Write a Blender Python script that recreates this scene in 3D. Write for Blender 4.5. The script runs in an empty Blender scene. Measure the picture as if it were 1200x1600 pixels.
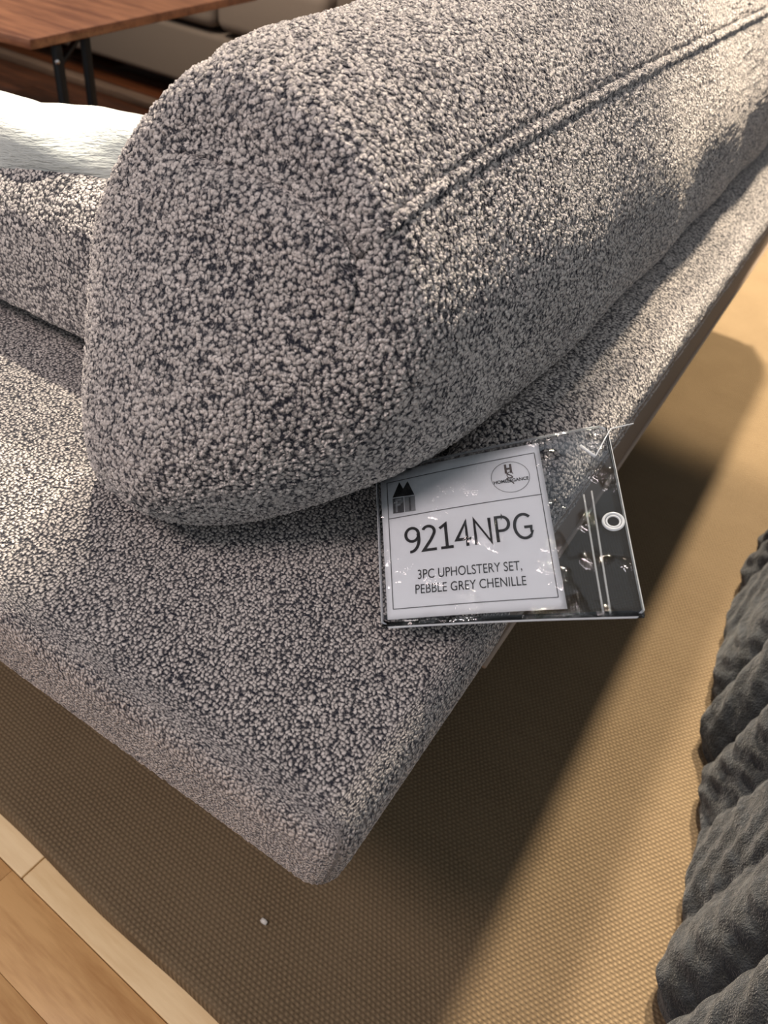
import bpy, math, random
import numpy as np
from mathutils import Matrix, Vector

random.seed(4)
rng = np.random.default_rng(4)
scene = bpy.context.scene
col = scene.collection

# ------------------------------------------------------------------ camera, light, exposure
cd = bpy.data.cameras.new('camera')
cam = bpy.data.objects.new('camera', cd); col.objects.link(cam)
cd.sensor_fit = 'VERTICAL'; cd.sensor_height = 36.0; cd.sensor_width = 27.0
cd.lens = 1200.7 / 1600 * 36.0
cd.clip_start = .02
rt = Vector((0.840, 0.532, 0.104)); upv = Vector((-0.426, 0.529, 0.734))
bk = rt.cross(upv).normalized(); rt.normalize(); upv = bk.cross(rt).normalized()
cam.matrix_world = Matrix(((rt.x, upv.x, bk.x, 0), (rt.y, upv.y, bk.y, 0), (rt.z, upv.z, bk.z, .83), (0, 0, 0, 1)))
cd.dof.use_dof = True; cd.dof.focus_distance = .56; cd.dof.aperture_fstop = 8.5
scene.camera = cam

w = bpy.data.worlds.new('world'); scene.world = w; w.use_nodes = True
w.node_tree.nodes['Background'].inputs[0].default_value = (.92, .955, 1.0, 1)
w.node_tree.nodes['Background'].inputs[1].default_value = .40

def spot(name, loc, target, power, colr, angle, blend, size):
    l = bpy.data.lights.new(name, 'SPOT'); l.energy = power; l.color = colr
    l.spot_size = math.radians(angle); l.spot_blend = blend; l.shadow_soft_size = size
    o = bpy.data.objects.new(name, l); col.objects.link(o); o.location = loc
    o.rotation_euler = (Vector(target) - Vector(loc)).to_track_quat('-Z', 'Y').to_euler()
    return o
spot('ceiling_spot_seat', (-1.0, 1.05, 2.6), (-.62, .20, .43), 330, (1.0, .88, .70), 14, .3, .03)
spot('ceiling_spot_behind', (-.54, 2.95, 2.55), (.1, 1.6, 0), 1050, (1.0, .84, .63), 43, .15, .08)
spot('fill_spot_cushion', (-.97, 2.15, 2.6), (-.40, .80, .7), 560, (1.0, .86, .68), 30, .5, .08)  # extra spot added to light the cushion top, which the rear cone misses
spot('fill_spot_aisle', (.75, 2.55, 2.5), (.12, 2.35, 0), 560, (1.0, .82, .58), 44, .25, .05)  # added to light the far floor; cone edge stands in for a shadow edge
spot('fill_spot_front', (-.9, -1.0, 2.5), (-.3, .25, .4), 125, (1.0, .83, .79), 70, .9, .35)  # added soft fill from the front, in place of ambient shop light
spot('fill_spot_couch', (-2.2, 1.0, 2.6), (-1.9, 2.3, .2), 85, (1.0, .84, .66), 80, .8, .1)  # added only to brighten the couch
spot('fill_spot_table', (-1.9, .4, 2.4), (-1.6, 1.3, .45), 110, (1.0, .85, .7), 60, .8, .1)  # added fill that lifts the table top

vs = scene.view_settings
vs.view_transform = 'Standard'; vs.look = 'None'; vs.gamma = 1; vs.use_curve_mapping = False
vs.exposure = 0.12

# ------------------------------------------------------------------ helpers
def tag(o, label=None, cat=None, group=None, kind=None):
    if label: o['label'] = label
    if cat: o['category'] = cat
    if group: o['group'] = group
    if kind: o['kind'] = kind
    return o

def empty(name, loc=(0, 0, 0)):
    o = bpy.data.objects.new(name, None); col.objects.link(o); o.location = loc
    o.empty_display_size = .05
    return o

def mesh(name, V, Fc, mat, parent=None, smooth=True, attr=None):
    me = bpy.data.meshes.new(name)
    V = np.asarray(V, np.float32)
    if isinstance(Fc, np.ndarray) and Fc.ndim == 2:
        k = Fc.shape[1]; nf = len(Fc)
        me.vertices.add(len(V)); me.vertices.foreach_set('co', V.ravel())
        me.loops.add(nf * k); me.loops.foreach_set('vertex_index', Fc.astype(np.int32).ravel())
        me.polygons.add(nf)
        me.polygons.foreach_set('loop_start', np.arange(0, nf * k, k, dtype=np.int32))
        me.polygons.foreach_set('use_smooth', np.full(nf, smooth))
        me.update(calc_edges=True); me.validate()
    else:
        me.from_pydata([tuple(v) for v in V], [], [tuple(f) for f in Fc])
        me.polygons.foreach_set('use_smooth', np.full(len(me.polygons), smooth)); me.update()
    if attr is not None:
        a = me.attributes.new('wcoord', 'FLOAT_VECTOR', 'POINT'); a.data.foreach_set('vector', np.asarray(attr, np.float32).ravel())
    me.materials.append(mat)
    o = bpy.data.objects.new(name, me); col.objects.link(o)
    if parent is not None: o.parent = parent
    return o

def box_surface(xs, ys, zs, r):
    r = np.broadcast_to(np.asarray(r, float), (3,))
    ax = [np.asarray(a, float) for a in (xs, ys, zs)]
    lo = np.array([a[0] for a in ax]); hi = np.array([a[-1] for a in ax]); n = [len(a) for a in ax]
    quads = []
    for a in range(3):
        b, c = (a + 1) % 3, (a + 2) % 3
        for side in (0, 1):
            I, J = np.meshgrid(np.arange(n[b]), np.arange(n[c]), indexing='ij')
            idx = np.zeros(I.shape + (3,), np.int64); idx[..., a] = 0 if side == 0 else n[a] - 1
            idx[..., b] = I; idx[..., c] = J
            k = (idx[..., 0] * n[1] + idx[..., 1]) * n[2] + idx[..., 2]
            q = np.stack([k[:-1, :-1], k[1:, :-1], k[1:, 1:], k[:-1, 1:]], -1).reshape(-1, 4)
            quads.append(q[:, ::-1] if side == 0 else q)
    q = np.concatenate(quads); u, inv = np.unique(q.ravel(), return_inverse=True); q = inv.reshape(-1, 4)
    P = np.stack([ax[0][u // (n[1] * n[2])], ax[1][(u // n[2]) % n[1]], ax[2][u % n[2]]], -1)
    flat = P.copy()
    inner = np.clip(P, lo + r, hi - r); d = P - inner
    L = np.linalg.norm(d, axis=1, keepdims=True); L[L == 0] = 1
    P = inner + d / L * np.max(np.abs(d) / r, axis=1, keepdims=True) * r
    return P, q, flat

def sm(e0, e1, x):
    t = np.clip((x - e0) / (e1 - e0), 0, 1); return t * t * (3 - 2 * t)

def lin(a, b, step): return np.linspace(a, b, max(2, int(round(abs(b - a) / step)) + 1))
def axis(*segs):
    out = [segs[0][0]]
    for a, b, s in segs: out += list(lin(a, b, s)[1:])
    return np.array(out)

def rbox(name, lo, hi, r, mat, parent=None, n=4):
    """box with rounded edges, cheap"""
    ax = []
    for i in range(3):
        e = np.linspace(0, r, n)
        ax.append(np.unique(np.round(np.r_[lo[i] + e, hi[i] - e], 6)))
    P, q, f = box_surface(ax[0], ax[1], ax[2], min(r, .499 * min(h - l for l, h in zip(lo, hi))))
    return mesh(name, P, q, mat, parent)

def tube(pts, rad, seg=8, closed=False):
    P = [Vector(p) for p in pts]; n = len(P); V = []; Fc = []
    ref = Vector((0, 0, 1))
    for i, p in enumerate(P):
        a = P[i - 1] if (i > 0 or closed) else p; b = P[(i + 1) % n] if (i < n - 1 or closed) else p
        t = (b - a).normalized()
        if abs(t.dot(ref)) > .95: ref = Vector((1, 0, 0))
        s = t.cross(ref).normalized(); u = s.cross(t)
        for k in range(seg):
            an = 2 * math.pi * k / seg; V.append(p + s * math.cos(an) * rad + u * math.sin(an) * rad)
    for i in range(n if closed else n - 1):
        j = (i + 1) % n
        for k in range(seg):
            m = (k + 1) % seg; Fc.append((i * seg + k, i * seg + m, j * seg + m, j * seg + k))
    if not closed:
        Fc.append(tuple(range(seg))[::-1]); Fc.append(tuple((n - 1) * seg + k for k in range(seg)))
    return V, Fc

# ------------------------------------------------------------------ materials
class NT:
    def __init__(s, name):
        s.m = bpy.data.materials.new(name); s.m.use_nodes = True; s.t = s.m.node_tree; s.n = s.t.nodes
        s.b = s.n['Principled BSDF']; s.out = s.n['Material Output']
    def new(s, typ, **kw):
        x = s.n.new(typ)
        for k, v in kw.items():
            if k.startswith('i_'): x.inputs[k[2:].replace('_', ' ')].default_value = v
            else: setattr(x, k, v)
        return x
    def link(s, a, b): s.t.links.new(a, b)
    def math(s, op, a, b=None, c=None):
        x = s.n.new('ShaderNodeMath'); x.operation = op
        for i, v in enumerate((a, b, c)):
            if v is None: continue
            if isinstance(v, (int, float)): x.inputs[i].default_value = v
            else: s.link(v, x.inputs[i])
        return x.outputs[0]
    def vmath(s, op, a, b):
        x = s.n.new('ShaderNodeVectorMath'); x.operation = op
        for i, v in enumerate((a, b)):
            if isinstance(v, (tuple, list)): x.inputs[i].default_value = v
            else: s.link(v, x.inputs[i])
        return x.outputs[0]
    def maprange(s, v, a, b, c, d, smooth=True):
        x = s.n.new('ShaderNodeMapRange'); x.interpolation_type = 'SMOOTHSTEP' if smooth else 'LINEAR'
        s.link(v, x.inputs[0])
        for i, k in enumerate((a, b, c, d)): x.inputs[1 + i].default_value = k
        return x.outputs[0]
    def mix(s, f, a, b):
        x = s.n.new('ShaderNodeMix'); x.data_type = 'RGBA'
        if isinstance(f, (int, float)): x.inputs[0].default_value = f
        else: s.link(f, x.inputs[0])
        for i, v in ((6, a), (7, b)):
            if isinstance(v, (tuple, list)): x.inputs[i].default_value = (*v, 1) if len(v) == 3 else v
            else: s.link(v, x.inputs[i])
        return x.outputs[2]
    def noise(s, vec, scale, detail=2, rough=.5):
        x = s.n.new('ShaderNodeTexNoise'); x.inputs['Scale'].default_value = scale
        x.inputs['Detail'].default_value = detail; x.inputs['Roughness'].default_value = rough
        if vec is not None: s.link(vec, x.inputs['Vector'])
        return x.outputs['Fac'], x.outputs['Color']
    def obj(s):
        return s.n.new('ShaderNodeTexCoord').outputs['Object']
    def attr(s, nm):
        x = s.n.new('ShaderNodeAttribute'); x.attribute_name = nm; return x.outputs['Vector']
    def bump(s, h, dist, strength=1.0):
        x = s.n.new('ShaderNodeBump'); x.inputs['Distance'].default_value = dist; x.inputs['Strength'].default_value = strength
        s.link(h, x.inputs['Height']); s.link(x.outputs[0], s.b.inputs['Normal'])

def plain(name, c, rough=.5, metal=0, bump=None, vary=0):
    t = NT(name); t.b.inputs['Base Color'].default_value = (*c, 1); t.b.inputs['Roughness'].default_value = rough
    t.b.inputs['Metallic'].default_value = metal
    if bump or vary:
        f, _ = t.noise(t.obj(), (bump or (40, 0))[0], 3)
        if bump: t.bump(f, bump[1])
        if vary: t.link(t.mix(f, tuple(x * (1 - vary) for x in c), tuple(min(1, x * (1 + vary)) for x in c)), t.b.inputs['Base Color'])
    return t.m

def boucle(name, cell, pale, dark, disp, use_w=False, random_=.9, stretch=(1, 1, 1), edge=(.30, .70), warp=.75):
    """looped chenille: pale pile loops with darker navy ground between them"""
    t = NT(name)
    co = t.attr('wcoord') if use_w else t.obj()
    _, dcol = t.noise(co, .62 / cell, 2)
    off = t.vmath('MULTIPLY', t.vmath('SUBTRACT', dcol, (.5, .5, .5)), (cell * warp * 2,) * 3)
    p = t.vmath('ADD', co, off)
    p = t.vmath('MULTIPLY', p, tuple(k / cell for k in stretch))
    v = t.new('ShaderNodeTexVoronoi', voronoi_dimensions='2D' if use_w else '3D', feature='F1'); v.inputs['Scale'].default_value = 1
    v.inputs['Randomness'].default_value = random_
    t.link(p, v.inputs['Vector'])
    h = t.maprange(v.outputs['Distance'], .80, .05, 0, 1)
    fib, _ = t.noise(t.vmath('MULTIPLY', co, (1 / cell,) * 3), 2.4, 3, .65)
    h2 = t.math('ADD', h, t.math('MULTIPLY', t.math('SUBTRACT', fib, .5), .5))
    sep = t.new('ShaderNodeSeparateColor'); t.link(v.outputs['Color'], sep.inputs[0])
    k = t.maprange(v.outputs['Distance'], edge[1], edge[0], 0, 1)
    k = t.math('ADD', k, t.math('MULTIPLY', t.math('SUBTRACT', fib, .5), 2.2))
    big, _ = t.noise(co, 30, 2)
    k = t.math('ADD', k, t.math('MULTIPLY', t.math('SUBTRACT', big, .5), .4))
    rnd = t.maprange(sep.outputs[0], .78, .98, 0, .5)
    k = t.math('SUBTRACT', k, rnd)
    cl = t.new('ShaderNodeClamp'); t.link(k, cl.inputs[0])
    pale2 = t.mix(t.maprange(sep.outputs[1], 0, 1, 0, 1), tuple(x * .82 for x in pale), tuple(min(1, x * 1.15) for x in pale))
    c = t.mix(cl.outputs[0], dark, pale2)
    t.link(c, t.b.inputs['Base Color'])
    t.b.inputs['Roughness'].default_value = .95
    t.b.inputs['Specular IOR Level'].default_value = .12
    t.b.inputs['Sheen Weight'].default_value = .55; t.b.inputs['Sheen Roughness'].default_value = .4
    t.b.inputs['Sheen Tint'].default_value = (1, .94, .91, 1)
    d = t.new('ShaderNodeDisplacement'); d.inputs['Midlevel'].default_value = .5; d.inputs['Scale'].default_value = disp
    t.link(h2, d.inputs['Height']); t.link(d.outputs[0], t.out.inputs['Displacement'])
    t.m.displacement_method = 'BOTH'
    return t.m

PALE = (.63, .58, .545); DARK = (.016, .018, .027)
M_bolster = boucle('chenille_cushion', .0030, PALE, DARK, .0023)
M_seat = boucle('chenille_seat', .0027, PALE, DARK, .0015, use_w=True, random_=.75, stretch=(1, 1.05, 1), edge=(.17, .54))
M_rail = boucle('chenille_rail', .0030, PALE, DARK, .0018)
M_left = boucle('chenille_armrest', .0029, PALE, DARK, .0013)

def rug_mat():
    t = NT('woven_sisal'); co = t.obj(); s = t.new('ShaderNodeSeparateXYZ')
    _, dc = t.noise(co, 60, 2)
    co2 = t.vmath('ADD', co, t.vmath('MULTIPLY', t.vmath('SUBTRACT', dc, (.5, .5, .5)), (.0022,) * 3))
    t.link(co2, s.inputs[0])
    px, py = .0058, .0042
    row = t.math('FLOOR', t.math('DIVIDE', s.outputs[1], py))
    sh = t.math('MULTIPLY', t.math('MODULO', row, 2), math.pi)
    sx = t.math('SINE', t.math('ADD', t.math('MULTIPLY', s.outputs[0], 2 * math.pi / px), sh))
    sy = t.math('ABSOLUTE', t.math('SINE', t.math('MULTIPLY', s.outputs[1], math.pi / py)))
    h = t.math('MULTIPLY', t.math('ADD', t.math('MULTIPLY', sx, .5), .6), sy)
    f, _ = t.noise(co, 420, 2)
    big, _ = t.noise(co, 9, 4, .6)
    st = t.new('ShaderNodeMapping'); st.inputs['Scale'].default_value = (4, 90, 1); t.link(co, st.inputs[0])
    streak, _ = t.noise(st.outputs[0], 1.5, 2)
    k = t.math('ADD', t.math('MULTIPLY', h, .42), t.math('MULTIPLY', f, .50))
    c = t.mix(t.maprange(k, .1, .8, 0, 1), (.105, .075, .045), (.25, .182, .110))
    c = t.mix(t.math('MULTIPLY', t.maprange(t.math('ADD', t.math('MULTIPLY', big, .7), t.math('MULTIPLY', streak, .3)), .35, .65, 0, 1), .35), c, (.21, .155, .095))
    t.link(c, t.b.inputs['Base Color']); t.b.inputs['Roughness'].default_value = .95; t.b.inputs['Specular IOR Level'].default_value = .1
    t.bump(h, .0012, .8)
    return t.m
M_rug = rug_mat()

def wood(name, c1, c2, rough=.4, along=0, scale=1.0, coat=0):
    t = NT(name); co = t.obj(); mp = t.new('ShaderNodeMapping')
    sc = [14, 14, 14]; sc[along] = 1.6
    mp.inputs['Scale'].default_value = tuple(k * scale for k in sc); t.link(co, mp.inputs[0])
    info = t.new('ShaderNodeObjectInfo')
    ofs = t.vmath('ADD', mp.outputs[0], (0, 0, 0)); cmb = t.new('ShaderNodeCombineXYZ')
    r = t.math('MULTIPLY', info.outputs['Random'], 40.0)
    for i in range(3): t.link(r, cmb.inputs[i])
    v = t.vmath('ADD', ofs, cmb.outputs[0])
    f, _ = t.noise(v, 2.2, 5, .62); g, _ = t.noise(v, 16, 3, .6)
    k = t.math('ADD', t.math('MULTIPLY', f, .75), t.math('MULTIPLY', g, .25))
    k = t.math('ADD', t.maprange(k, .32, .68, 0, 1), t.math('MULTIPLY', t.math('SUBTRACT', info.outputs['Random'], .5), .5))
    cl = t.new('ShaderNodeClamp'); t.link(k, cl.inputs[0])
    t.link(t.mix(cl.outputs[0], c1, c2), t.b.inputs['Base Color']); t.b.inputs['Roughness'].default_value = rough
    t.b.inputs['Coat Weight'].default_value = coat
    t.bump(g, .0003, .5)
    return t.m
M_oak = wood('oak_laminate', (.44, .215, .075), (.70, .42, .18), .38, 0)
M_trim = wood('pale_birch', (.76, .54, .28), (.90, .69, .40), .45, 0)
M_darkfloor = wood('dark_hardwood', (.045, .014, .006), (.13, .042, .016), .35, 0)
M_walnut = wood('walnut_veneer', (.17, .062, .032), (.44, .19, .095), .3, 0, .8, .2)
M_blackmetal = plain('black_steel', (.012, .012, .014), .4, .3)
M_chrome = plain('bright_rivet', (.75, .75, .76), .25, 1)
M_taupe = plain('taupe_upholstery', (.21, .165, .13), .85, 0, (300, .0008), .12)
M_taupe2 = plain('taupe_cushion', (.27, .21, .165), .85, 0, (300, .0008), .12)
M_shell = plain('dark_lining', (.02, .019, .02), .9)
M_panel = plain('taupe_side_lining', (.20, .155, .125), .8, 0, (900, .0004), .15)
M_welt = plain('taupe_welt', (.36, .28, .22), .8)

# ------------------------------------------------------------------ setting: wood floor, trim, dark floor
fl = tag(rbox('floor', (-4.0, -1.2, -.08), (2.4, 4.2, -.047), .002, plain('screed', (.12, .08, .05), .8, 0, (30, .001)), n=2), kind='structure')
rz = math.radians(-3.1)          # the sofa stands slightly askew on the rug
R = Matrix.Rotation(rz, 4, 'Z')
def on_rug(o):
    o.matrix_world = R @ o.matrix_world
    return o
RE = .1305        # rug edge in the rug frame
TE = .1045        # trim / laminate joint in the rug frame
PW = .066
for r in range(9):
    y1 = TE - .0008 - r * PW; y0 = y1 - PW + .0003
    x = -1.35 + ((r * .37) % .5)
    while x < .9:
        L = .42 + .18 * random.random()
        o = rbox('floor_plank', (x, y0, -.047), (x + L - .0003, y1, -.0360), .0004, M_oak, n=2)
        on_rug(o); mw = o.matrix_world.copy(); o.parent = fl; o.matrix_world = mw
        x += L
for i, (a, b) in enumerate(((-1.4, -.4345), (-.433, 1.0))):
    o = on_rug(rbox('trim_%d' % (i + 1), (a, TE, -.047), (b, .30, -.0345), .0015, M_trim, n=3)); tag(o, kind='structure')
for r in range(24):
    y0 = .30 + r * .125
    x = -3.9 + (r * .41) % .9
    while x < -1.0:
        L = min(.9 + .3 * random.random(), -1.0 - x)
        if L < .05: break
        o = rbox('floor_plank', (x, y0, -.047), (x + L - .002, y0 + .1235, -.012), .001, M_darkfloor, n=2); o.parent = fl
        x += L

M_wall = plain('warm_plaster', (.55, .50, .44), .9, 0, (60, .001))
for nm, lo, hi in (('wall_back', (-4.0, 4.1, -.047), (2.4, 4.2, 2.9)), ('wall_left', (-4.1, -1.2, -.047), (-4.0, 4.1, 2.9))):
    tag(rbox(nm, lo, hi, .003, M_wall, n=2), kind='structure')

# ------------------------------------------------------------------ rug
def build_rug():
    xs = axis((-.98, -.6, .04), (-.6, .5, .02), (.5, 1.6, .06)); ys = axis((RE, RE + .02, .005), (RE + .02, 3.4, .06)); zs = np.array([-.0345, -.028, -.018, -.006, 0.0])
    P, q, f = box_surface(xs, ys, zs, .006)
    P[:, 2] = np.where(f[:, 2] > -.001, P[:, 2], P[:, 2])
    P[:, 1] += .0016 * np.sin(P[:, 0] * 23) * np.exp(-(f[:, 1] - RE) / .02)
    o = on_rug(mesh('rug', P, q, M_rug))
    return tag(o, 'tan woven sisal rug under the grey sofa', 'rug')
build_rug()

# ------------------------------------------------------------------ sofa
sofa = tag(empty('sofa', (0, 0, 0)), 'grey boucle chenille sofa with low platform seat and side rail', 'sofa')

def seat():
    x0, x1, y0, y1, z0, z1 = -.92, -.074, .158, .58, .25, .432
    xs = axis((x0, -.72, .02), (-.72, x1, .0019)); ys = axis((y0, .52, .0019), (.52, y1, .006)); zs = axis((z0, .30, .008), (.30, z1, .0024))
    P, q, f = box_surface(xs, ys, zs, np.array([.020, .020, .042]))
    t = np.clip((P[:, 2] - z0) / (z1 - z0), 0, 1)
    a = (P[:, 0] - x0) / (x1 - x0); s = P[:, 1] - y0
    Q = P.copy()
    und = (1 - t) ** 1.2
    Q[:, 0] -= .031 * und * sm(.5, 1, a)                     # sides draw in towards the base
    Q[:, 1] += .034 * und * sm(.5, 0, s / 1.0)
    Q[:, 0] -= .014 * sm(.37, .42, P[:, 1]) * sm(.5, 1, a)
    edge = sm(0, .16, x1 - P[:, 0]) * sm(0, .16, s)
    Q[:, 2] += .009 * edge * sm(.5, 1, t)                    # soft crown
    Q[:, 2] += .0025 * np.sin(P[:, 0] * 21 + 1) * np.sin(P[:, 1] * 17) * edge
    # unwrapped fabric coordinate
    W = np.stack([f[:, 0] + np.where(f[:, 0] > x1 - 1e-6, z1 - f[:, 2], 0), f[:, 1] - np.where(f[:, 1] < y0 + 1e-6, z1 - f[:, 2], 0), np.zeros(len(f))], -1)
    return mesh('seat', Q, q, M_seat, sofa, attr=W)
seat()

def rail():
    x0, x1, y0, y1, z0, z1 = -.188, -.088, .405, 1.98, .36, .490
    xs = axis((x0, x1, .002)); ys = axis((y0, .75, .002), (.75, 1.3, .005), (1.3, y1, .02)); zs = axis((z0, .40, .01), (.40, z1, .003))
    P, q, f = box_surface(xs, ys, zs, np.array([.044, .05, .044]))
    t = np.clip((P[:, 2] - .42) / (z1 - .42), 0, 1); s = P[:, 1] - y0
    Q = P.copy()
    Q[:, 1] += .085 * t ** 1.1 * np.exp(-s / .11)              # end leans back
    a = (P[:, 0] - x0) / (x1 - x0)
    Q[:, 0] += .006 * np.sin(np.clip(t, 0, 1) * math.pi) * sm(.5, 1, a)
    return mesh('side_rail', Q, q, M_rail, sofa)
rail()
def side_panel():
    # smooth taupe lining on the outer side under the rail
    ys = lin(.43, 1.97, .03); zs = lin(.275, .436, .012); xs = np.array([-.006, -.003, 0.0, .003])
    P, q, f = box_surface(xs, ys, zs, .0025)
    t = (P[:, 2] - .25) / .18
    P[:, 0] += -.0885 - .078 * (.44 - P[:, 2])
    mesh('outer_panel', P, q, M_panel, sofa)
    pts = [(-.0975, y, .275) for y in lin(.43, 1.97, .05)]
    V, Fc = tube(pts, .0028, 8); mesh('welt', V, Fc, M_welt, sofa)
side_panel()
rbox('deck', (-.44, .555, .25), (-.100, 1.97, .428), .03, plain('deck_cloth', (.2, .18, .17), .9, 0, (500, .0006)), sofa)
rbox('base', (-.84, .34, 0), (-.24, .54, .258), .01, M_shell, sofa)
rbox('base', (-.40, .56, 0), (-.24, 1.90, .258), .01, M_shell, sofa)

# ------------------------------------------------------------------ large end cushion
BP = dict(x0=-.4053, x1=-.1636, y0=.2262, z0=.4381, z1=.6848, crown=.0648, bulge=.0145, lean=.0917, dip=.0333, side=.0199,
          ltop=-.0052, lw=1.0855, rx=.0888, skb=-.0081, tuck=.1823, cexp=.1696, yawt=.0411, rl=-.0104)
def bdeform(P, p=BP):
    x0, x1, y0, z0, z1 = p['x0'], p['x1'], p['y0'], p['z0'], p['z1']
    cx, hx = (x0 + x1) / 2, (x1 - x0) / 2; cz, hz = (z0 + z1) / 2, (z1 - z0) / 2
    a = np.clip((P[:, 0] - cx) / hx, -1, 1); t = (P[:, 2] - cz) / hz; s = np.maximum(P[:, 1] - y0, 0)
    top = sm(-.2, 1, t); e = np.exp(-s / .10); tt = np.clip((t + 1) / 2, 0, 1)
    Q = P.copy()
    Q[:, 2] += top * p['crown'] * (1 - np.abs(a) ** 2.2) * (1 - .85 * np.exp(-s / p['cexp']))
    Q[:, 2] -= top * p['dip'] * np.abs(a) ** 3 * np.exp(-s / .07)
    Q[:, 1] -= p['bulge'] * (1 - a * a) * (1 - t * t) * e
    Q[:, 1] += p['lean'] * tt ** 1.3 * e * (1 + p['lw'] * (1 - a) / 2)
    Q[:, 1] += p['skb'] * a * (1 - tt) * e + p['yawt'] * a * tt * e
    Q[:, 0] += p['ltop'] * sm(-.3, 1, t) ** 1.3 * ((1 - a) / 2) ** 1.5
    Q[:, 0] -= p['tuck'] * (1 - tt) ** 2 * ((1 + a) / 2) ** 1.5 * e
    Q[:, 2] += .032 * (1 - tt) ** 2 * ((1 + a) / 2) ** 2 * e
    Q[:, 0] += p['rl'] * t + p['side'] * a * (1 - np.clip(t, -1, 1) ** 2) * (1 - e)
    return Q
def big_cushion():
    p = BP; x0, x1, y0, z0, z1 = p['x0'], p['x1'], p['y0'], p['z0'], p['z1']; y1 = 1.9
    xs = axis((x0, x1, .0017)); ys = axis((y0, .62, .0019), (.62, 1.0, .0034), (1.0, y1, .012)); zs = axis((z0, z0 + .02, .005), (z0 + .02, z1, .0021))
    P, q, f = box_surface(xs, ys, zs, p['rx'])
    # distance (on the flat pattern) to the seam that edges the top panel
    top = f[:, 2] > z1 - 1e-6
    dr = np.where(top, x1 - f[:, 0], np.where(f[:, 0] > x1 - 1e-6, -(z1 - f[:, 2]), 9))     # right edge, + on top panel
    df = np.where(top, f[:, 1] - y0, np.where(f[:, 1] < y0 + 1e-6, -(z1 - f[:, 2]), 9))
    Q = bdeform(P)
    # surface normals for carving
    nrm = np.zeros_like(Q); fn = np.cross(Q[q[:, 2]] - Q[q[:, 0]], Q[q[:, 3]] - Q[q[:, 1]])
    for k in range(4): np.add.at(nrm, q[:, k], fn)
    nrm /= np.linalg.norm(nrm, axis=1, keepdims=True) + 1e-12
    g = np.zeros(len(Q))
    g -= .0019 * np.exp(-(dr / .0020) ** 2)                       # welt seam, side line
    g -= .0023 * np.exp(-((dr - .0125) / .0019) ** 2) * sm(.0, .06, f[:, 1] - y0)   # its top stitching
    g += .0016 * np.exp(-((dr - .006) / .004) ** 2)
    g -= (.0036 * np.exp(-(df / .0028) ** 2) + .0055 * np.exp(-((df - .012) / .016) ** 2)) * sm(x0 + .03, x0 + .08, f[:, 0])
    g += .0045 * np.exp(-((df + .030) / .022) ** 2) * sm(x0 + .03, x0 + .10, f[:, 0])
    g -= .0050 * np.exp(-((f[:, 0] - x1) ** 2 + (f[:, 1] - y0) ** 2 + (f[:, 2] - z1) ** 2) / .022 ** 2)
    # soft creases and stuffing lumps
    g += .0022 * np.sin(P[:, 0] * 31 + P[:, 2] * 12) * np.sin(P[:, 1] * 26 + P[:, 2] * 19 + 1)
    xx = f[:, 0] - (-.335); yy = f[:, 1] - .33
    g -= np.where(top, .002 * np.exp(-((xx + .5 * yy) / .008) ** 2 - (yy / .05) ** 2), 0)
    Q += nrm * g[:, None]
    o = mesh('sofa_cushion', Q, q, M_bolster)
    return tag(o, 'large plump grey boucle cushion with a stitched top seam, leaning on the side rail', 'cushion')
big_cushion()

# ------------------------------------------------------------------ cushion at far left
def left_cushion():
    x0, x1, y0, y1, z0, z1 = -.90, -.43, .380, .535, .434, .574
    xs = axis((x0, -.75, .02), (-.75, x1, .0028)); ys = axis((y0, y0 + .06, .003), (y0 + .06, y1, .012)); zs = axis((z0, z1, .0027))
    P, q, f = box_surface(xs, ys, zs, np.array([.04, .026, .03]))
    t = (P[:, 2] - z0) / (z1 - z0)
    P[:, 1] -= .012 * (1 - (2 * t - 1) ** 2) * np.exp(-(f[:, 1] - y0) / .05)
    P[:, 1] += .012 * t * np.exp(-(f[:, 1] - y0) / .08) + .075 * np.clip(1 - t / .24, 0, 1) ** 1.3 * np.exp(-(f[:, 1] - y0) / .06)
    P[:, 2] += .022 * sm(-.85, -.5, f[:, 0]) * t
    o = mesh('sofa_cushion', P, q, M_left)
    return tag(o, 'smaller grey boucle cushion beneath the white throw at the left edge', 'cushion')
left_cushion()

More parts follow.
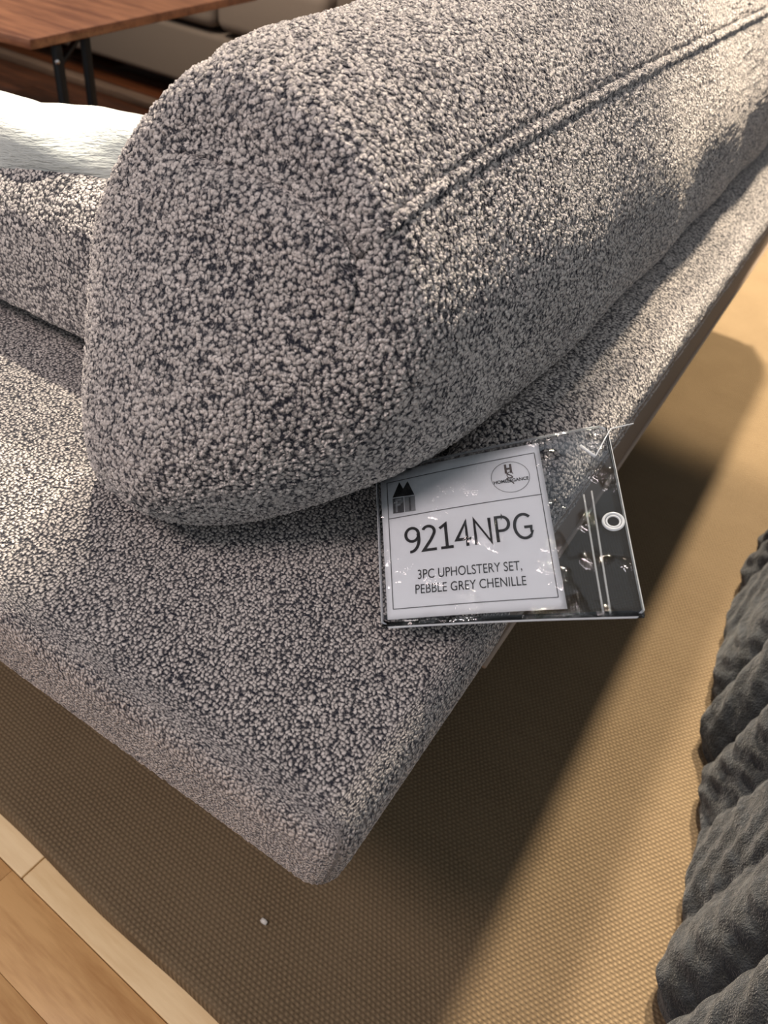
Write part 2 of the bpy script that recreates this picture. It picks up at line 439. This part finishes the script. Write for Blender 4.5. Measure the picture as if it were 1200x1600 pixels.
def white_pillow():
    t = NT('white_chenille'); co = t.obj()
    mp = t.new('ShaderNodeMapping'); mp.inputs['Scale'].default_value = (60, 60, 420); mp.inputs['Rotation'].default_value = (.2, .12, 0); t.link(co, mp.inputs[0])
    n1, _ = t.noise(mp.outputs[0], 1.0, 3, .6); n2, _ = t.noise(co, 40, 3)
    n3, _ = t.noise(co, 11, 3)
    t.link(t.mix(t.maprange(n3, .42, .62, 0, 1), (.52, .54, .51), (.40, .43, .415)), t.b.inputs['Base Color'])
    t.b.inputs['Roughness'].default_value = .8; t.b.inputs['Sheen Weight'].default_value = .6
    t.bump(t.math('ADD', t.math('MULTIPLY', n1, .6), n2), .006, .8)
    L, D, T = .50, .10, .042
    xs = lin(-L / 2, L / 2, .006); ys = lin(0, D, .01); zs = lin(0, T, .006)
    P, q, f = box_surface(xs, ys, zs, .019)
    a = 2 * P[:, 0] / L; b = 2 * P[:, 1] / D - 1
    P[:, 2] = P[:, 2] * (.80 + .35 * (1 - a ** 4) * (1 - b ** 4))
    tt = np.clip(P[:, 2] / T, 0, 1)
    P[:, 2] += .003 * np.sin(P[:, 0] * 60 + 3 * np.sin(P[:, 1] * 40)) * tt + .004 * np.sin(P[:, 0] * 23 + 1.3) * tt
    P[:, 1] -= .006 * np.sin(P[:, 0] * 47 + P[:, 2] * 60) * tt * np.exp(-f[:, 1] / .05)
    o = mesh('folded_throw', P, q, t.m)
    m = Matrix.Translation((-.672, .374, .558)) @ Matrix.Rotation(math.radians(14), 4, 'Z') @ Matrix.Rotation(math.radians(-8), 4, 'Y')
    o.matrix_world = m
    return tag(o, 'white ribbed chenille throw folded over the smaller grey cushion', 'throw')
white_pillow()

# ------------------------------------------------------------------ price tag in a clear sleeve
M_paper = plain('white_card', (.90, .92, .94), .6, 0, (200, .0001))
M_ink = plain('black_ink', (.012, .012, .014), .5)
M_grey = plain('grey_ink', (.10, .10, .105), .5)
M_lgrey = plain('light_grey_ink', (.30, .31, .32), .5)
M_brown = plain('brown_ink', (.09, .065, .055), .5)
def clear_plastic():
    t = NT('clear_vinyl'); n = t.n
    tr = n.new('ShaderNodeBsdfTransparent'); tr.inputs[0].default_value = (.93, .94, .95, 1)
    gl = n.new('ShaderNodeBsdfGlossy'); gl.inputs['Roughness'].default_value = .05
    fr = n.new('ShaderNodeFresnel'); fr.inputs[0].default_value = 1.42
    co = t.obj(); a, _ = t.noise(co, 38, 2, .6); b, _ = t.noise(co, 150, 3, .6)
    bp = n.new('ShaderNodeBump'); bp.inputs['Distance'].default_value = .0016; bp.inputs['Strength'].default_value = 1
    mk = t.maprange(t.noise(co, 30, 2)[0], .50, .66, 0, 1)
    t.link(t.math('ADD', t.math('MULTIPLY', a, .5), t.math('MULTIPLY', t.math('MULTIPLY', b, mk), 3.4)), bp.inputs['Height'])
    t.link(bp.outputs[0], gl.inputs['Normal'])
    mx = n.new('ShaderNodeMixShader'); t.link(fr.outputs[0], mx.inputs[0]); t.link(tr.outputs[0], mx.inputs[1]); t.link(gl.outputs[0], mx.inputs[2])
    t.link(mx.outputs[0], t.out.inputs[0]); return t.m
M_clear = clear_plastic()
def rim_plastic(alpha, nm):
    t = NT(nm); n = t.n
    t.b.inputs['Base Color'].default_value = (.80, .84, .88, 1); t.b.inputs['Roughness'].default_value = .1; t.b.inputs['Alpha'].default_value = alpha
    co = t.obj(); f, _ = t.noise(co, 90, 2); t.bump(f, .0006, .6); return t.m
M_rim = rim_plastic(.5, 'clear_vinyl_rim'); M_weld = rim_plastic(.22, 'clear_vinyl_weld')

tg = tag(empty('price_tag'), 'white price card in a clear vinyl sleeve hanging at the sofa rail', 'price tag')
U = Vector((.8194, .5051, .2709)); V_ = Vector((-.5626, .7992, .2115)); N_ = U.cross(V_).normalized(); U.normalize(); V_ = N_.cross(U)
O_ = Vector((-.1322, .2836, .4576))
tg.matrix_world = Matrix(((U.x, V_.x, N_.x, O_.x), (U.y, V_.y, N_.y, O_.y), (U.z, V_.z, N_.z, O_.z), (0, 0, 0, 1))) @ Matrix.Scale(.965, 4)

def bend(u, v):   # gentle bow of the card and sleeve
    return .0022 * math.sin((u + .01) * 19) - .0012 * math.cos(v * 30)
PC = [(-.0007, .1174), (.1157, .1275), (.1153, -.0061), (.0011, -.0006)]      # card corners TL TR BR BL
SC = [(-.0032, .1195), (.166, .1380), (.1605, -.0160), (-.0024, -.0058)]      # sleeve corners
def quadpt(K, s, r):   # s across, r down
    a = (K[0][0] + (K[1][0] - K[0][0]) * s, K[0][1] + (K[1][1] - K[0][1]) * s)
    b = (K[3][0] + (K[2][0] - K[3][0]) * s, K[3][1] + (K[2][1] - K[3][1]) * s)
    return (a[0] + (b[0] - a[0]) * r, a[1] + (b[1] - a[1]) * r)
def sheet(name, K, z, th, mat, parent, nx=24, ny=18, wob=0.0):
    V = []; Fc = []
    ph = rng.random(4) * 6
    for lay in (0, 1):
        for j in range(ny + 1):
            for i in range(nx + 1):
                u, v = quadpt(K, i / nx, j / ny)
                ed = min(i, nx - i, j, ny - j) / 4.0; ed = min(1, ed)
                wv = wob * ed * (math.sin(u * 95 + ph[0] + 3 * math.sin(v * 50 + ph[1])) * .6 + math.sin(v * 120 + u * 60 + ph[2]) * .4)
                V.append((u, v, bend(u, v) + z + wv + (th if lay else 0)))
    n1 = (nx + 1) * (ny + 1)
    for j in range(ny):
        for i in range(nx):
            a = j * (nx + 1) + i; q = (a, a + 1, a + nx + 2, a + nx + 1)
            Fc.append(q); Fc.append(tuple(k + n1 for k in q[::-1]))
    ring = [i for i in range(nx)] + [j * (nx + 1) + nx for j in range(ny)] + [ny * (nx + 1) + i for i in range(nx, 0, -1)] + [j * (nx + 1) for j in range(ny, 0, -1)]
    for k in range(len(ring)):
        a, b = ring[k], ring[(k + 1) % len(ring)]; Fc.append((b, a, a + n1, b + n1))
    return mesh(name, V, Fc, mat, parent)
card = sheet('card', PC, 0.0, .0003, M_paper, tg)
sheet('sleeve_back', SC, -.0012, .0003, M_clear, tg)
sheet('sleeve_front', SC, .0012, .0003, M_clear, tg, 60, 46, .0003)

def flat_poly(name, loops, mat, parent, z=.0005, th=.00008):
    V = []; Fc = []
    for L in loops:
        b = len(V); n = len(L)
        V += [(u, v, bend(u, v) + z) for u, v in L] + [(u, v, bend(u, v) + z + th) for u, v in L]
        Fc.append(tuple(b + n + k for k in range(n)))
        for k in range(n): m = (k + 1) % n; Fc.append((b + k, b + m, b + n + m, b + n + k))
    return mesh(name, V, Fc, mat, parent, smooth=False)
def stroke(a, b, wd, n=12):
    a = Vector(a); b = Vector(b); d = (b - a).normalized(); s = Vector((-d.y, d.x)) * wd / 2
    up = [a + (b - a) * k / n + s for k in range(n + 1)]; dn = [a + (b - a) * k / n - s for k in range(n, -1, -1)]
    return [[(up[k].x, up[k].y), (dn[n - k].x, dn[n - k].y), (dn[n - k - 1].x, dn[n - k - 1].y), (up[k + 1].x, up[k + 1].y)] for k in range(n)]
B = [(.0042, .1083), (.1117, .1186), (.1110, .0024), (.0051, .0064)]
lines = []
for k in range(4): lines += stroke(B[k], B[(k + 1) % 4], .0006)
flat_poly('printed_border', lines, M_grey, card)
flat_poly('printed_divider', stroke((.0046, .0768), (.1121, .0818), .0006), M_grey, card)

def lettering(name, s, a, b, capheight, mat, parent, bold=0.0):
    """text fitted so its left/right base corners are at a and b"""
    cu = bpy.data.curves.new('txt', 'FONT'); cu.body = s; cu.size = 1; cu.offset = bold; cu.resolution_u = 6
    ob = bpy.data.objects.new('txt', cu); col.objects.link(ob)
    dg = bpy.context.evaluated_depsgraph_get(); me = ob.evaluated_get(dg).to_mesh()
    co = np.zeros(len(me.vertices) * 3); me.vertices.foreach_get('co', co); co = co.reshape(-1, 3)
    Fc = [tuple(p.vertices) for p in me.polygons]
    ob.evaluated_get(dg).to_mesh_clear(); bpy.data.objects.remove(ob); bpy.data.curves.remove(cu)
    x0, x1 = co[:, 0].min(), co[:, 0].max(); H = .69
    a = Vector(a); b = Vector(b); d = b - a; n = Vector((-d.y, d.x)).normalized()
    V = []
    for x, y, _ in co:
        p = a + d * ((x - x0) / (x1 - x0)) + n * (y / H * capheight); V.append((p.x, p.y, bend(p.x, p.y) + .0006))
    return mesh(name, V, Fc, mat, parent, smooth=False)
def arc(cx, cy, rx, ry, a0, a1, n=18):
    return [(cx + rx * math.cos(math.radians(a0 + (a1 - a0) * k / n)), cy + ry * math.sin(math.radians(a0 + (a1 - a0) * k / n))) for k in range(n + 1)]
GL = {'9': (.52, [arc(.25, .70, .22, .26, -10, 350), arc(.17, .52, .30, .475, 25, -95)]),
      '2': (.50, [arc(.23, .74, .20, .215, 155, -30) + [(.30, .43), (.03, .045), (.47, .045)]]),
      '1': (.50, [[(.05, .80), (.26, .95), (.26, .04)], [(.05, .045), (.47, .045)]]),
      '4': (.55, [[(.38, .0), (.38, .93), (.03, .27), (.52, .27)]]),
      'N': (.66, [[(.06, 0), (.06, .97), (.56, .04), (.56, .97)]]),
      'P': (.54, [[(.06, 0), (.06, .95), (.25, .95)] + arc(.25, .685, .22, .265, 90, -90) + [(.06, .42)]]),
      'G': (.62, [arc(.36, .5, .31, .46, 48, 318) + [(.585, .18), (.585, .46), (.36, .46)]])}
def ribbon(pts, wd):
    pts = [Vector(p) for p in pts]; n = len(pts); L = []; Rr = []
    for i, p in enumerate(pts):
        d0 = (p - pts[i - 1]).normalized() if i else None; d1 = (pts[i + 1] - p).normalized() if i < n - 1 else None
        d0 = d0 or d1; d1 = d1 or d0
        n0 = Vector((-d0.y, d0.x)); n1 = Vector((-d1.y, d1.x)); m = (n0 + n1)
        m = m.normalized() if m.length > .05 else n0
        k = wd / 2 / max(.38, m.dot(n0)); L.append(p + m * k); Rr.append(p - m * k)
    return [[tuple(Rr[i]), tuple(Rr[i + 1]), tuple(L[i + 1]), tuple(L[i])] for i in range(n - 1)]
def code(word, a, b, cap, wd):
    tot = sum(GL[c][0] for c in word) + .06 * (len(word) - 1); a = Vector(a); b = Vector(b); d = (b - a); k = d.length / tot; d.normalize(); nn = Vector((-d.y, d.x))
    x = 0
    for c in word:
        polys = []
        for st in GL[c][1]:
            for q in ribbon([a + d * ((x + px) * k) + nn * (py * cap) for px, py in st], wd): polys.append(q)
        flat_poly('printed_character', polys, M_ink, card, z=.0006)
        x += GL[c][0] + .06
code('9214NPG', (.0155, .0468), (.1020, .0474), .0206, .0021)
lettering('printed_line', '3PC UPHOLSTERY SET,', (.0226, .0264), (.0912, .0245), .0070, M_ink, card)
lettering('printed_line', 'PEBBLE GREY CHENILLE', (.0204, .0157), (.0926, .0132), .0068, M_ink, card)
# left emblem: black peaks over two grey panels
em = flat_poly('printed_emblem', [[(.0079, .0946), (.0133, .1076), (.0159, .1012), (.0159, .0946)], [(.0159, .0946), (.0159, .1012), (.0194, .1075), (.0238, .0946)]], M_ink, card)
flat_poly('emblem_panel', [[(.0079, .0808), (.0158, .0808), (.0158, .0938), (.0079, .0938)]], M_grey, card)
flat_poly('emblem_panel', [[(.0164, .0808), (.0240, .0808), (.0240, .0938), (.0164, .0938)]], M_lgrey, card)
flat_poly('emblem_letter', [[(.0098, .0815), (.0113, .0815), (.0113, .0928), (.0098, .0928)], [(.0113, .0912), (.0142, .0912), (.0142, .0928), (.0113, .0928)], [(.0113, .0868), (.0136, .0868), (.0136, .0883), (.0113, .0883)]], M_lgrey, card, z=.0006)
flat_poly('emblem_letter', [[(.0196, .0815), (.0208, .0815), (.0208, .0928), (.0196, .0928)]], M_grey, card, z=.0006)
# round emblem
cx, cy, rr = .0925, .0995, .0136
ringp = []
for k in range(48):
    a0, a1 = 2 * math.pi * k / 48, 2 * math.pi * (k + 1) / 48
    ringp.append([(cx + math.cos(t) * q, cy + math.sin(t) * q) for t, q in ((a0, rr), (a1, rr), (a1, rr - .0005), (a0, rr - .0005))])
flat_poly('printed_ring', ringp, M_lgrey, card)
hx, hy = .0917, .1068
flat_poly('emblem_letter', [[(hx - .0026, hy - .004), (hx - .0010, hy - .004), (hx - .0010, hy + .004), (hx - .0026, hy + .004)], [(hx + .0010, hy - .004), (hx + .0026, hy - .004), (hx + .0026, hy + .004), (hx + .0010, hy + .004)], [(hx - .0012, hy - .0008), (hx + .0012, hy - .0008), (hx + .0012, hy + .0008), (hx - .0012, hy + .0008)]], M_brown, card)
sw = []
pts = [(cx - .0022 * math.cos(t) * (1 if t < 3.2 else -1) - .0006, cy + .0045 - .0017 * t) for t in np.linspace(0, 6.4, 30)]
for k in range(29): sw += stroke(pts[k], pts[k + 1], .0009, 1)
pts = [(cx + .0022 * math.cos(t), cy + .0016 + .0026 * math.sin(t)) for t in np.linspace(.3, 5.2, 20)]
for k in range(19): sw += stroke(pts[k], pts[k + 1], .0006, 1)
flat_poly('printed_swirl', sw, M_brown, card)
lettering('printed_name', 'HOMELEGANCE', (.0805, .0944), (.1050, .0955), .0027, M_ink, card, .025)

# sleeve rim, welds, eyelet, fastener
rim = []
for k in range(4):
    A, Bq = SC[k], SC[(k + 1) % 4]
    for s in np.linspace(.03 if True else 0, .97, 14):
        u = A[0] + (Bq[0] - A[0]) * s; v = A[1] + (Bq[1] - A[1]) * s; rim.append((u, v, bend(u, v) + .0002))
V, Fc = tube(rim, .0009, 8, True); mesh('sleeve_rim', V, Fc, M_rim, tg)
for a, b in (((.1395, .0771), (.1362, -.0120)), ((.1452, .0795), (.1405, -.0120))):
    pts = [(a[0] + (b[0] - a[0]) * s, a[1] + (b[1] - a[1]) * s, 0) for s in np.linspace(0, 1, 12)]
    pts = [(u, v, bend(u, v) + .0018) for u, v, _ in pts]
    V, Fc = tube(pts, .0007, 6); mesh('weld_line', V, Fc, M_weld, tg)
ex, ey = .1548, .0535
for rad, th, nm in ((.0064, .0011, 'eyelet'), (.0044, .0007, 'eyelet_lip')):
    pts = [(ex + rad * math.cos(t), ey + rad * math.sin(t), bend(ex, ey) + .0022) for t in np.linspace(0, 2 * math.pi, 29)[:-1]]
    V, Fc = tube(pts, th, 8, True); mesh(nm, V, Fc, M_rim, tg)
pin = [(.1440, .1190, .003), (.1500, .1120, .0035), (.1533, .1085, .004), (.1600, .1190, .0045), (.1660, .1290, .003), (.1690, .1345, .0), (.1850, .1357, .001)]
V, Fc = tube(pin, .0005, 6); mesh('plastic_fastener', V, Fc, M_rim, tg)
V, Fc = tube([(.1445, .1200, .003), (.1530, .1085, .003)], .0013, 6); mesh('fastener_bar', V, Fc, M_rim, tg)

# ------------------------------------------------------------------ dark plush throw
def throw():
    t = NT('charcoal_plush'); co = t.obj()
    n1, _ = t.noise(co, 55, 3, .6); n2, _ = t.noise(co, 600, 2)
    t.link(t.mix(t.maprange(n1, .35, .7, 0, 1), (.006, .008, .011), (.019, .024, .031)), t.b.inputs['Base Color'])
    t.b.inputs['Roughness'].default_value = .9; t.b.inputs['Sheen Weight'].default_value = .16; t.b.inputs['Sheen Roughness'].default_value = .35
    t.bump(t.math('ADD', n1, t.math('MULTIPLY', n2, .35)), .006, .9)
    ny, nv = 520, 130
    yv = np.linspace(-.05, 1.5, ny)
    foot = np.interp(yv, [-.05, .2, .373, .589, .75, .898, 1.0, 1.102, 1.3, 1.5], [.235, .205, .189, .168, .145, .122, .124, .134, .18, .26])
    sv = np.linspace(0, 1, nv)
    # profile from the floor up the side and over the top
    prof_x = np.interp(sv, [0, .06, .25, .5, .62, .7, .8, 1], [0, -.012, .012, .045, .065, .11, .2, .55])
    prof_z = np.interp(sv, [0, .06, .25, .5, .62, .7, .8, 1], [.004, .03, .14, .30, .375, .41, .42, .425])
    Yg, Sg = np.meshgrid(yv, sv, indexing='ij')
    lean = .20 * Sg
    ph = (Yg + .055 * np.sin(Sg * 3 + Yg * 4) ) * 2 * math.pi / .085
    rib = np.abs(np.sin(ph / 2)) ** .7 - .5
    amp = .024 * (.65 + .45 * np.sin(Yg * 17 + 2)) 
    fine = .0018 * (np.sin(Sg * 88 + 6 * np.sin(Yg * 31)) + .6 * np.sin(Sg * 151 + Yg * 70))
    X = np.interp(Yg, yv, foot) + prof_x[None, :] - rib * amp * 1.2 + fine * .8
    Z = np.maximum(prof_z[None, :] + np.where(Sg > .6, rib * amp, 0), .002)
    Y = Yg + .01 * np.sin(Sg * 9 + Yg * 13)
    Pt = np.stack([X, Y, Z], -1).reshape(-1, 3)
    i = np.arange(ny * nv).reshape(ny, nv)
    q = np.stack([i[:-1, :-1], i[:-1, 1:], i[1:, 1:], i[1:, :-1]], -1).reshape(-1, 4)
    # inner layer gives the cloth its thickness
    inner = Pt + np.array([.02, 0, -.015]); inner[:, 2] = np.maximum(inner[:, 2], .001)
    q2 = q[:, ::-1] + ny * nv
    b = []
    for e in (i[0, :], i[-1, ::-1], i[::-1, 0], i[:, -1]): b.append(np.stack([e[:-1], e[1:], e[1:] + ny * nv, e[:-1] + ny * nv], -1))
    o = mesh('throw_blanket', np.r_[Pt, inner], np.concatenate([q, q2] + b), t.m)
    return tag(o, 'charcoal plush ribbed throw hanging down to the rug', 'throw')
throw()

# ------------------------------------------------------------------ crumb on the rug
def crumb():
    P, q, f = box_surface(lin(-.0035, .0035, .001), lin(-.0028, .0028, .001), lin(0, .005, .001), .0024)
    P += .0005 * np.sin(P[:, ::-1] * 1900)
    P[:, 2] -= P[:, 2].min()
    o = mesh('lint_crumb', P, q, plain('white_crumb', (.72, .69, .64), .8, 0, (900, .0005)))
    o.location = (-.184, .227, 0)
    return tag(o, 'tiny white crumb lying on the tan rug near the sofa corner', 'crumb')
crumb()

# ------------------------------------------------------------------ folding table behind
tb = tag(empty('folding_table', (-1.75, 1.45, -.012)), 'small walnut-topped folding table with black metal legs', 'table')
def tpart(o):
    o.matrix_world = Matrix.Identity(4); o.parent = tb; o.matrix_parent_inverse = Matrix.Translation((1.75, -1.45, .012)); return o
def slab():
    e1 = Vector((-.155, .49, 0)).normalized(); e2 = Vector((-e1.y, e1.x, 0))
    ang = math.atan2(e1.y, e1.x) - math.pi / 2
    o = rbox('table_top', (-1.0, 0, .432), (0, .80, .450), .002, M_walnut, n=3)
    m = Matrix.Translation((-1.3977, 1.0511, 0)) @ Matrix.Rotation(math.radians(8), 4, 'Z')
    o.data.transform(m); tpart(o); return m
mT = slab()
def bar(name, a, b, wd, dp=None, mat=M_blackmetal):
    a = Vector(a); b = Vector(b); L = (b - a).length; dp = dp or wd
    o = rbox(name, (-wd / 2, -dp / 2, 0), (wd / 2, dp / 2, L), min(wd, dp) * .2, mat, n=2)
    o.data.transform(Matrix.Translation(a) @ (b - a).to_track_quat('Z', 'Y').to_matrix().to_4x4()); return tpart(o)
l1 = bar('leg', (-1.4300, 1.125, -.012), (-1.4200, 1.125, .431), .017)
l2 = bar('leg', (-1.4950, 1.250, -.012), (-1.4830, 1.250, .431), .017)
bar('leg', (-2.30, 1.02, -.012), (-2.30, 1.02, .431), .017)
bar('leg', (-2.38, 1.62, -.012), (-2.38, 1.62, .431), .017)
bar('brace', (-1.423, 1.128, .392), (-1.480, 1.245, .430), .010)
bar('rail', (-1.46, 1.10, .424), (-2.3, 1.0, .424), .014)
bar('rail', (-1.56, 1.60, .424), (-2.35, 1.52, .424), .014)
V, Fc = tube([(-1.4125, 1.1165, .403), (-1.4085, 1.1125, .4025)], .0045, 12); tpart(mesh('bolt', V, Fc, M_chrome))

# ------------------------------------------------------------------ taupe couch behind the table
cc = tag(empty('couch', (-2.4, 2.6, -.012)), 'taupe upholstered couch standing far behind the folding table', 'couch')
def cpart(o):
    o.parent = cc; o.matrix_parent_inverse = Matrix.Translation((2.4, -2.6, .012)); return o
cpart(rbox('base', (-3.6, 2.19, .055), (-1.30, 3.05, .232), .02, M_taupe))
for a, b in ((-3.5, -2.73), (-2.725, -1.968), (-1.958, -1.53)):
    cpart(rbox('seat_cushion', (a, 2.175, .246), (b, 2.85, .42), .035, M_taupe2))
cpart(rbox('backrest', (-3.6, 2.80, .233), (-1.30, 3.05, .80), .05, M_taupe))
for a, b in ((-3.72, -3.505), (-1.52, -1.30)):
    cpart(rbox('armrest', (a, 2.19, .233), (b, 2.80, .60), .05, M_taupe))
for x in (-3.5, -1.42):
    for y in (2.35, 2.95): cpart(rbox('foot', (x - .03, y - .03, -.012), (x + .03, y + .03, .056), .004, M_blackmetal))
o = rbox('trim_3', (-3.8, 2.05, -.0125), (-1.05, 2.10, .012), .003, wood('brown_board', (.12, .075, .05), (.2, .13, .09), .5), n=2); tag(o, kind='structure')
